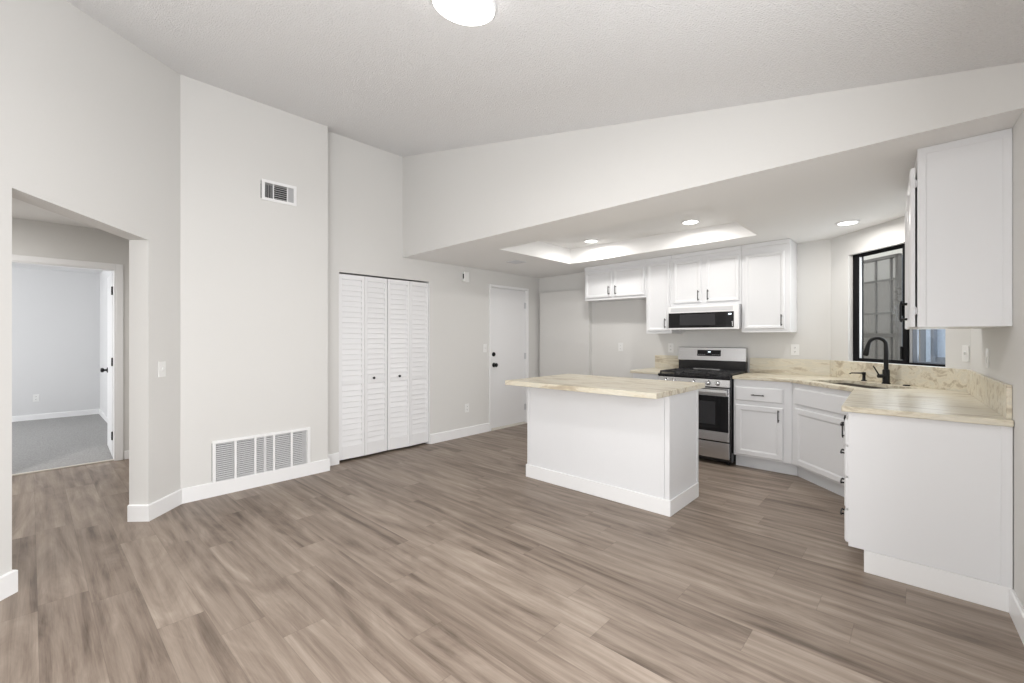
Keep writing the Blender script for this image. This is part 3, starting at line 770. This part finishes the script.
def slab_with_hole(outer, hole, z0, z1):
    bm = bmesh.new(); es = []
    for ring in (outer, hole):
        vs = [bm.verts.new((x, y, z1)) for x, y in ring]
        es += [bm.edges.new((vs[i], vs[(i + 1) % len(vs)])) for i in range(len(vs))]
    bmesh.ops.triangle_fill(bm, use_beauty=True, use_dissolve=False, edges=es)
    bmesh.ops.recalc_face_normals(bm, faces=bm.faces)
    r = bmesh.ops.extrude_face_region(bm, geom=list(bm.faces))
    for v in [g for g in r['geom'] if isinstance(g, bmesh.types.BMVert)]: v.co.z = z0
    mb = MB(); bm.verts.index_update()
    mb.add([v.co.copy() for v in bm.verts], [tuple(v.index for v in f.verts) for f in bm.faces]); bm.free()
    return mb
obj('body', slab_with_hole(corner_poly, [TS(a, b) for a, b in arc_rect(SA0 - 0.02, SA1 + 0.02, SB0 - 0.02, SB1 + 0.02, 0.03)], TOE, CT0 - 0.001), 'cab', corner_cab)
t = thing('kitchen_countertop', 'cream veined stone countertop running round the sink corner', 'countertop', (-0.4, 4.6, CT0))
obj('slab', slab_with_hole(outer, hole, CT0, CT1), 'stone', t, 0.004)
BS = 1.088; bt = 0.020
mb = MB(); q1 = bt * math.tan(math.radians(22.5))
mb.prism([(-1.418, YB - 0.001), (-1.418, YB - bt), (KW0[0] - q1, YB - bt), (KW0[0] - 0.0005, YB - 0.001)], CT1, BS)
obj('backsplash', mb, 'stone', t, 0.002)
mb = MB(); mb.prism([(KW0[0], YB - 0.0015), (KW0[0] - q1, YB - bt), (KW1[0] - bt, KW1[1] - q1), (KW1[0] - 0.001, KW1[1] - 0.001)], CT1, BS)
obj('backsplash', mb, 'stone', t, 0.002)
mb = MB(); mb.prism([(xr(3.2) - 0.001, 3.20), (KW1[0] - 0.0005, KW1[1] - 0.001), (KW1[0] - bt, KW1[1] - q1), (xr(3.2) - bt, 3.20)], CT1, BS)
obj('backsplash', mb, 'stone', t, 0.002)
t = thing('kitchen_countertop', 'small cream stone counter piece left of the range', 'countertop', (-2.37, 5.1, CT0))
obj('slab', MB().box(-2.555, -2.199, 4.842, YB - 0.001, CT0, CT1), 'stone', t, 0.004)
obj('backsplash', MB().box(-2.530, -2.199, YB - bt, YB - 0.001, CT1, BS), 'stone', t, 0.002)

# island
t = thing('kitchen_island', 'white panelled kitchen island base standing on the plank floor', 'kitchen island', (-2.05, 3.48, 0))
obj('body', MB().box(-2.742, -1.372, 3.197, 3.765, 0, 0.888), 'cab', t, 0.002)
obj('front_panel', MB().box(-2.712, -1.406, 3.1905, 3.197, 0.112, 0.888), 'cab', t, 0.001)
mb = MB(); mb.prism([(-1.402, 3.190), (-1.366, 3.190), (-1.366, 3.222), (-1.3725, 3.222), (-1.3725, 3.1975), (-1.402, 3.1975)], 0.118, 0.888)
obj('corner_stile', mb, 'cab', t, 0.001)
obj('corner_stile', MB().box(-1.3725, -1.366, 3.735, 3.768, 0.1, 0.888), 'cab', t, 0.001)
obj('corner_stile', MB().box(-2.745, -2.715, 3.190, 3.1975, 0.118, 0.888), 'cab', t, 0.001)
mb = MB(); mb.box(-2.757, -1.356, 3.180, 3.194, 0, 0.118); mb.box(-1.370, -1.356, 3.194, 3.750, 0, 0.118); mb.box(-2.757, -2.743, 3.194, 3.765, 0, 0.118)
obj('base_trim', mb, 'trim', t, 0.003)
TI = frame((0, 3.765), (-1, 0), (0, 1))
for (a0, a1, hx) in ((1.395, 1.83, 1.80), (1.845, 2.28, 1.875), (2.295, 2.72, 2.33)):
    d = obj('door', shaker(TI, a0, a1, 0.138, 0.860), 'cab', t); obj('handle', pull(TI, hx, 0.74, 0.115), 'black', d)
tag(obj('island_countertop', MB().prism([(-2.765, 2.905), (-1.352, 2.940), (-1.352, 3.885), (-2.765, 3.885)], 0.889, 0.930), 'stone', None, 0.004), 'cream stone slab topping the white kitchen island', 'countertop')

# sink
t = thing('kitchen_sink', 'undermount double bowl stainless sink set in the corner counter', 'sink', (*TS(0.45, 0.27), 0.70))
def bowl(a0, a1, b0, b1):
    mb = MB(); Ls = []
    for ins, z in ((-0.012, CT0 - 0.001), (0, CT0 - 0.001), (0.004, 0.72), (0.03, 0.705)):
        Ls.append([(*TS(a, b), z) for a, b in arc_rect(a0 + ins, a1 - ins, b0 + ins, b1 - ins, 0.03)])
    for ins, z in ((0.028, 0.702), (-0.002, 0.716), (-0.012, CT0 - 0.004)):
        Ls.append([(*TS(a, b), z) for a, b in arc_rect(a0 + ins, a1 - ins, b0 + ins, b1 - ins, 0.03)])
    # inner surface + floor
    mb.loops(Ls[:4], cap0=False, cap1=True)
    return mb
o = obj('left_bowl', bowl(SA0, 0.52, SB0, SB1), 'sinks', t)
o = obj('right_bowl', bowl(0.545, SA1, SB0, SB1), 'sinks', t)
for (a, b) in ((0.31, 0.27), (0.67, 0.27)):
    obj('drain', MB().lathe((*TS(a, b), 0.7052), (0, 0, 1), [(0, 0.045), (0.003, 0.043), (0.003, 0.03), (0.001, 0.001)], 20), 'chrome', t)
# faucet
FX, FY = -0.223, 4.901
t = thing('kitchen_faucet', 'matte black gooseneck pull down faucet behind the sink', 'faucet', (FX, FY, CT1))
obj('base', MB().lathe((FX, FY, CT1), (0, 0, 1), [(0, 0.030), (0.008, 0.030), (0.012, 0.025), (0.115, 0.025), (0.122, 0.020)], 24), 'black', t)
fd = Vector((-0.95, -0.30, 0)).normalized(); P0 = Vector((FX, FY, 0))
pts = [P0 + Vector((0, 0, z)) for z in (CT1 + 0.115, CT1 + 0.20, CT1 + 0.30)]
R_ = 0.060
for k in range(1, 12):
    an = math.pi - math.pi * 0.97 * k / 11
    pts.append(P0 + Vector((0, 0, CT1 + 0.325)) + fd * (R_ + R_ * math.cos(an)) + Vector((0, 0, R_ * math.sin(an))))
rs = [0.0165] * 3 + [0.0145] * 11
obj('neck', MB().tube(pts, rs, 14), 'black', t)
e = pts[-1]; dd = (pts[-1] - pts[-2]).normalized()
obj('spray_head', MB().tube([e - dd * 0.004, e + dd * 0.03, e + dd * 0.085, e + dd * 0.10], [0.0155, 0.0185, 0.023, 0.019], 16), 'black', t)
hd = Vector((-0.80, -0.60, 0))
q = P0 + Vector((0, 0, CT1 + 0.065))
mb = MB(); mb.tube([q, q + hd * 0.062], [0.016, 0.016], 14); mb.tube([q + hd * 0.050, q + hd * 0.062 + Vector((0, 0, 0.02)), q + hd * 0.100 + Vector((0, 0, 0.085))], [0.008, 0.006, 0.005], 10)
obj('lever', mb, 'black', t)
SX, SY = -0.384, 5.085
t = thing('soap_dispenser', 'low matte black soap dispenser on counter left of the faucet', 'soap dispenser', (SX, SY, CT1))
obj('base', MB().lathe((SX, SY, CT1), (0, 0, 1), [(0, 0.022), (0.006, 0.022), (0.010, 0.013), (0.055, 0.012), (0.058, 0.015), (0.078, 0.015), (0.080, 0.001)], 18), 'black', t)
sd = Vector((-0.86, -0.50, 0))
sp = Vector((SX, SY, CT1 + 0.070))
obj('spout', MB().tube([sp, sp + sd * 0.10, sp + sd * 0.115 + Vector((0, 0, -0.008))], [0.007, 0.005, 0.005], 10), 'black', t)
tag(obj('air_gap_cap', MB().lathe((-0.092, 4.806, CT1), (0, 0, 1), [(0, 0.024), (0.006, 0.024), (0.010, 0.018), (0.010, 0.001)], 20), 'black'), 'small flat black cap on counter to the right of the faucet', 'sink cap')

# ---------------------------------------------------------------- range
t = thing('gas_range', 'stainless gas range with black cooktop set into the counter', 'stove', (-1.795, 5.1, 0))
gx0, gx1 = -2.195, -1.424; yf = 4.835
obj('body', MB().box(gx0, gx1, yf, 5.46, 0.035, 0.895), 'blackp', t, 0.003)
for x in (gx0 + 0.05, gx1 - 0.05):
    for y in (yf + 0.06, 5.40): obj('foot', MB().cyl((x, y, 0), (x, y, 0.036), 0.018, seg=12), 'black', t)
T = frame((0, yf), (1, 0), (0, -1))
dr = obj('storage_drawer', MB().box(gx0 + 0.006, gx1 - 0.012, 0.0, 0.035, 0.070, 0.236, T), 'steel', t, 0.004)
dd = obj('oven_door', MB().box(gx0 + 0.006, gx1 - 0.012, 0.0, 0.035, 0.248, 0.792, T), 'steel', t, 0.004)
obj('door_glass', MB().box(gx0 + 0.012, gx1 - 0.018, 0.035, 0.0385, 0.345, 0.712, T), 'glassb', dd, 0.001)
obj('oven_window', MB().box(gx0 + 0.13, gx1 - 0.145, 0.0385, 0.0395, 0.415, 0.652, T), 'glassw', dd)
mb = MB(); hz = 0.752
mb.loops([[T(x, b, z) for b, z in ((0.056, hz - 0.030), (0.070, hz - 0.027), (0.076, hz), (0.070, hz + 0.027), (0.056, hz + 0.030), (0.050, hz))] for x in (gx0 + 0.02, gx1 - 0.026)])
for x in (gx0 + 0.045, gx1 - 0.05): mb.box(x - 0.012, x + 0.012, 0.035, 0.06, hz - 0.012, hz + 0.012, T)
obj('handle', mb, 'steel', dd, 0.002)
# sloped control panel
mb = MB(); mb.loops([[T(x, b, z) for b, z in ((0, 0.805), (0.042, 0.805), (0.030, 0.880), (0.0, 0.888))] for x in (gx0 + 0.004, gx1 - 0.008)])
cp = obj('control_panel', mb, 'steel', t, 0.002)
for i, x in enumerate((-2.095, -2.005, -1.795, -1.640, -1.545)):
    c = Vector(T(x, 0.036, 0.843)); ax = Vector((0, -0.985, 0.16))
    mb = MB(); mb.lathe(c, ax, [(0, 0.026), (0.006, 0.026), (0.010, 0.021), (0.030, 0.019), (0.034, 0.016), (0.0345, 0.001)], 20)
    mb.loops([[c + ax * h + Vector((s * 0.004, 0, q2)) for s, q2 in ((-1, -0.019), (1, -0.019), (1, 0.019), (-1, 0.019))] for h in (0.030, 0.044)])
    obj('knob', mb, 'chrome', cp)
# cooktop
obj('cooktop', MB().prism([(gx0, yf - 0.028), (gx1, yf - 0.028), (gx1, 5.40), (gx0, 5.40)], 0.888, 0.910), 'blackp', t, 0.005)
for bx in (-2.03, -1.555):
    for by in (4.99, 5.25):
        r0 = 0.05 if by < 5.1 else 0.038
        obj('burner', MB().lathe((bx, by, 0.910), (0, 0, 1), [(0, r0), (0.010, r0), (0.011, r0 * 0.7), (0.018, r0 * 0.7), (0.020, r0 * 0.6), (0.020, 0.001)], 24), 'iron', t)
obj('burner', MB().lathe((-1.79, 5.12, 0.910), (0, 0, 1), [(0, 0.032), (0.010, 0.032), (0.018, 0.026), (0.018, 0.001)], 20), 'iron', t)
for (xa, xb) in ((gx0 + 0.012, -1.925), (-1.918, -1.668), (-1.661, gx1 - 0.012)):
    mb = MB(); z0_, z1_ = 0.928, 0.942
    ya, yb = 4.845, 5.375
    for y in (ya, yb - 0.012, (ya + yb) / 2 - 0.006): mb.box(xa, xb, y, y + 0.012, z0_, z1_)
    for x in (xa, xb - 0.012): mb.box(x, x + 0.012, ya, yb, z0_, z1_)
    xm = (xa + xb) / 2
    mb.box(xm - 0.005, xm + 0.005, ya, yb, z0_ + 0.001, z1_ + 0.002)
    for y in (4.99, 5.25): mb.box(xa, xb, y - 0.005, y + 0.005, z0_ + 0.001, z1_ + 0.002)
    for x in (xa, xb - 0.012):
        for y in (ya, yb - 0.012): mb.box(x, x + 0.012, y, y + 0.012, 0.910, z0_)
    obj('grate', mb, 'iron', t, 0.0015)
# flat griddle plate on the middle grate (thin pale bar in the photo)
obj('rear_vent_bar', MB().box(-2.00, -1.70, 5.345, 5.375, 0.925, 0.952), 'steel', t, 0.002)
mb = MB(); mb.prism([(gx0 + 0.004, 5.385), (gx1 - 0.012, 5.385), (gx1 - 0.012, 5.455), (gx0 + 0.004, 5.455)], 0.905, 1.045)
bg_ = obj('backguard', mb, 'blackp', t, 0.003)
T2 = lambda a, b, z: (a, 5.372 + (z - 1.04) * 0.12 - b, z)
obj('backguard_face', MB().box(gx0 - 0.003, gx1 - 0.010, -0.075, 0.0, 1.043, 1.200, T2), 'steel', t, 0.006)
obj('control_display', MB().box(-1.965, -1.700, 0.0, 0.003, 1.098, 1.168, T2), 'glassb', t, 0.001)
mb = MB()
mb.box(-1.842, -1.812, 0.003, 0.0036, 1.140, 1.153, T2)
obj('clock_digits', mb, 'disp', t)
for i in range(4):
    for x0_ in (-1.95, -1.79): obj('touch_key', MB().box(x0_ + i * 0.022, x0_ + 0.008 + i * 0.022, 0.003, 0.0034, 1.112, 1.117, T2), 'alu', t)

# microwave
t = thing('microwave', 'low profile stainless over range microwave with black glass door', 'microwave', (-1.80, 5.27, 1.41))
mx0, mx1 = -2.178, -1.420; my = 5.085
obj('body', MB().box(mx0, mx1, my, YB - 0.002, 1.412, 1.668), 'steel', t, 0.003)
T = frame((0, my), (1, 0), (0, -1))
obj('front_frame', MB().box(mx0, mx1, 0, 0.030, 1.405, 1.668, T), 'trim', t, 0.004)
obj('door_glass', MB().box(mx0 + 0.004, mx1 - 0.045, 0.030, 0.034, 1.424, 1.594, T), 'glassb', t, 0.002)
obj('window', MB().box(mx0 + 0.135, mx1 - 0.235, 0.034, 0.0348, 1.452, 1.576, T), 'glassw', t)
mb = MB()
for i in range(4): mb.box(mx0 + 0.035, mx1 - 0.060, 0.030, 0.033, 1.612 + i * 0.011, 1.617 + i * 0.011, T)
mb.box(mx0 + 0.030, mx1 - 0.055, 0.030, 0.0315, 1.607, 1.652, T)
obj('vent_grille', mb, 'grille', t)
obj('display', MB().box(mx1 - 0.100, mx1 - 0.068, 0.034, 0.0347, 1.560, 1.574, T), 'disp', t)
obj('handle', MB().box(mx1 - 0.060, mx1 - 0.052, 0.034, 0.044, 1.436, 1.490, T), 'steel', t, 0.001)

# ---------------------------------------------------------------- window 1 (corner)
wn = bpy.data.objects.new('window_1', None); C.objects.link(wn); wn['kind'] = 'structure'
wn.location = (*kt(0.708), 1.09); wn['_org'] = (*kt(0.708), 1.09)
TW = frame(KW0, DIAG, (-1, -1))   # b>0 into room
o0, o1, oz0, oz1 = 0.219, 1.137, 1.091, 2.105
def fr(a0, a1, z0, z1, w_, b0, b1):
    mb = MB(); mb.box(a0, a1, b0, b1, z0, z0 + w_, TW); mb.box(a0, a1, b0, b1, z1 - w_, z1, TW); mb.box(a0, a0 + w_, b0, b1, z0 + w_, z1 - w_, TW); mb.box(a1 - w_, a1, b0, b1, z0 + w_, z1 - w_, TW); return mb
mb = fr(o0, o1, oz0, oz1, 0.016, -0.10, -0.045)
mb.box(o0, o0 + 0.062, -0.10, -0.045, oz0, oz1, TW)
obj('window_frame', mb, 'wframe', wn, 0.001)
# left sliding sash
mb = MB(); a0, a1 = 0.282, 0.772
mb.box(a1 - 0.040, a1, -0.075, -0.050, oz0 + 0.016, oz1 - 0.016, TW); mb.box(a0, a1 - 0.04, -0.075, -0.055, oz0 + 0.016, oz0 + 0.030, TW); mb.box(a0, a1 - 0.04, -0.075, -0.055, oz1 - 0.030, oz1 - 0.016, TW)
s1 = obj('sash', mb, 'wframe', wn, 0.001)
obj('sash_edge', MB().box(a0, a0 + 0.006, -0.075, -0.055, oz0 + 0.03, oz1 - 0.03, TW), 'alu', s1)
obj('pane', MB().box(a0 + 0.012, a1 - 0.04, -0.068, -0.064, oz0 + 0.03, oz1 - 0.03, TW), 'glass', s1)
mb = MB(); mb.box(a1 - 0.052, a1 - 0.028, -0.050, -0.036, 1.50, 1.585, TW); mb.box(a1 - 0.050, a1 - 0.030, -0.050, -0.038, 1.13, 1.24, TW)
obj('sash_latch', mb, 'wframe', s1, 0.003)
# right fixed sash, with pale meeting edge
mb = MB(); b0_ = 0.772
mb.box(b0_ + 0.022, b0_ + 0.060, -0.098, -0.080, oz0 + 0.016, oz1 - 0.016, TW); mb.box(b0_ + 0.06, o1 - 0.016, -0.098, -0.080, oz0 + 0.016, oz0 + 0.028, TW)
s2 = obj('sash', mb, 'bluegrey', wn, 0.001)
obj('sash_edge', MB().box(b0_ + 0.001, b0_ + 0.022, -0.095, -0.072, oz0 + 0.016, oz1 - 0.016, TW), 'alu', s2)
obj('pane', MB().box(b0_ + 0.06, o1 - 0.016, -0.092, -0.088, oz0 + 0.028, oz1 - 0.016, TW), 'glass', s2)
obj('window_sill', MB().box(o0 - 0.01, o1 + 0.01, -0.13, 0.002, 1.0855, 1.0905, TW), 'trim', wn, 0.001)

# outside the corner window
struct('floor_patio', MB().prism([(-6, 5.7), (-0.5, 5.7), (1.0, 4.4), (5, 4.4), (5, 11), (-6, 11)], -0.15, -0.02), 'concrete')
TG = frame((KW0[0] + 0.5 * S2, KW0[1] + 0.5 * S2), DIAG, (-1, -1))
t = thing('security_gate', 'brown metal security gate of square bars outside the window', 'gate', (*TG(0.0, 0, 0)[:2], 0))
mb = MB(); gl, gr = -0.250, 0.235
mb.box(gl, gl + 0.030, -0.02, 0.02, 0, 2.125, TG); mb.box(gr - 0.030, gr, -0.02, 0.02, 0, 2.125, TG); mb.box(gl, gr, -0.02, 0.02, 2.095, 2.125, TG); mb.box(gl, gr, -0.02, 0.02, 0.02, 0.06, TG)
mb.box(gl, gr, -0.018, 0.018, 1.315, 1.355, TG)
obj('gate_frame', mb, 'gate', t, 0.002)
for z in (1.885, 1.558, 1.08, 0.80, 0.45): obj('cross_bar', MB().box(gl + 0.03, gr - 0.03, -0.008, 0.008, z - 0.009, z + 0.009, TG), 'gate', t)
for a in (-0.034, 0.140): obj('upright_bar', MB().box(a - 0.009, a + 0.009, -0.008, 0.008, 0.06, 2.1, TG), 'gate', t)
obj('screen_mesh', MB().box(gl + 0.03, gr - 0.03, -0.014, -0.012, 0.06, 2.095, TG), 'screen', t)
# neighbouring stucco wall, parallel to the window
TO = frame((KW0[0] + 1.6 * S2, KW0[1] + 1.6 * S2), DIAG, (-1, -1))
mb = MB(); mb.box(-3.5, 0.04, -0.15, 0.0, -0.05, 2.06, TO)
o = obj('neighbour_wall', mb, 'stucco'); st(o); o.name = 'wall_outside'
mb = MB(); mb.box(-3.5, 0.04, -0.20, 0.012, 2.06, 3.2, TO)
o = obj('wall_outside_band', mb, 'stuccol'); st(o)
# door-like shapes on the right, standing for bluish reflections in the right pane
TP = frame((KW0[0] + 1.0 * S2, KW0[1] + 1.0 * S2), DIAG, (-1, -1))
t = thing('pane_reflection_shapes', 'blue grey panels and pale post standing for reflections in the window', 'door', (*TP(0.0, 0, 0)[:2], 0))
mb = MB(); mb.box(-0.30, -0.155, -0.02, 0.02, 0, 2.2, TP); mb.box(-0.155, 0.02, -0.02, 0.02, 0, 0.6, TP); mb.box(-0.155, 0.02, -0.02, 0.02, 1.405, 1.45, TP); mb.box(-0.16, -0.14, -0.02, 0.02, 0.6, 2.2, TP); mb.box(-0.045, 0.022, -0.02, 0.02, 0.6, 2.2, TP)
obj('reflection_frame', mb, 'bluegrey', t, 0.003)
obj('reflection_panel', MB().box(-0.14, -0.045, -0.01, 0.0, 0.6, 2.2, TP), 'stucco', t)
obj('pale_post', MB().box(0.024, 0.072, -0.03, 0.03, 0, 2.2, TP), 'bluerefl', t, 0.003)
obj('dark_post', MB().box(0.074, 0.104, -0.03, 0.03, 0, 2.2, TP), 'bluegrey', t, 0.003)
obj('pale_reflection_panel', MB().box(0.104, 0.9, -0.03, -0.01, 1.12, 2.2, TP), 'bluerefl', t)
obj('lower_panel', MB().box(0.104, 0.9, -0.03, 0.01, 0.0, 1.12, TP), 'bluegrey', t)

# windows out of view (frames only; area lamps stand in for their daylight)
def simple_window(name, T, a0, a1, z0, z1):
    wn = bpy.data.objects.new(name, None); C.objects.link(wn); wn['kind'] = 'structure'
    c = T((a0 + a1) / 2, 0, z0); wn.location = c; wn['_org'] = tuple(c)
    mb = MB(); w_ = 0.05
    mb.box(a0, a1, -0.09, -0.04, z0, z0 + w_, T); mb.box(a0, a1, -0.09, -0.04, z1 - w_, z1, T); mb.box(a0, a0 + w_, -0.09, -0.04, z0 + w_, z1 - w_, T); mb.box(a1 - w_, a1, -0.09, -0.04, z0 + w_, z1 - w_, T)
    am = (a0 + a1) / 2; mb.box(am - 0.03, am + 0.03, -0.09, -0.04, z0 + w_, z1 - w_, T)
    obj('window_frame', mb, 'wframe', wn, 0.002)
simple_window('window_2', frame((dend[0] - 0.1, -3.6), (1, 0), (0, 1)), 0.25, 2.95, 0.3, 2.45)
simple_window('window_3', frame(WR0, (0.048, -1), (-1, -0.048)), 5.20, 7.05, 0.06, 2.25)
simple_window('added_window', frame(WR0, (0.048, -1), (-1, -0.048)), 3.0, 4.4, 0.3, 2.1)  # unseen opening added to go with the near fill lamp
simple_window('window_4', frame((-10.37, -3.0), (1, 0), (0, 1)), 1.07, 2.87, 0.8, 2.2)

for o in bpy.data.objects:
    if '_org' in o.keys(): del o['_org']
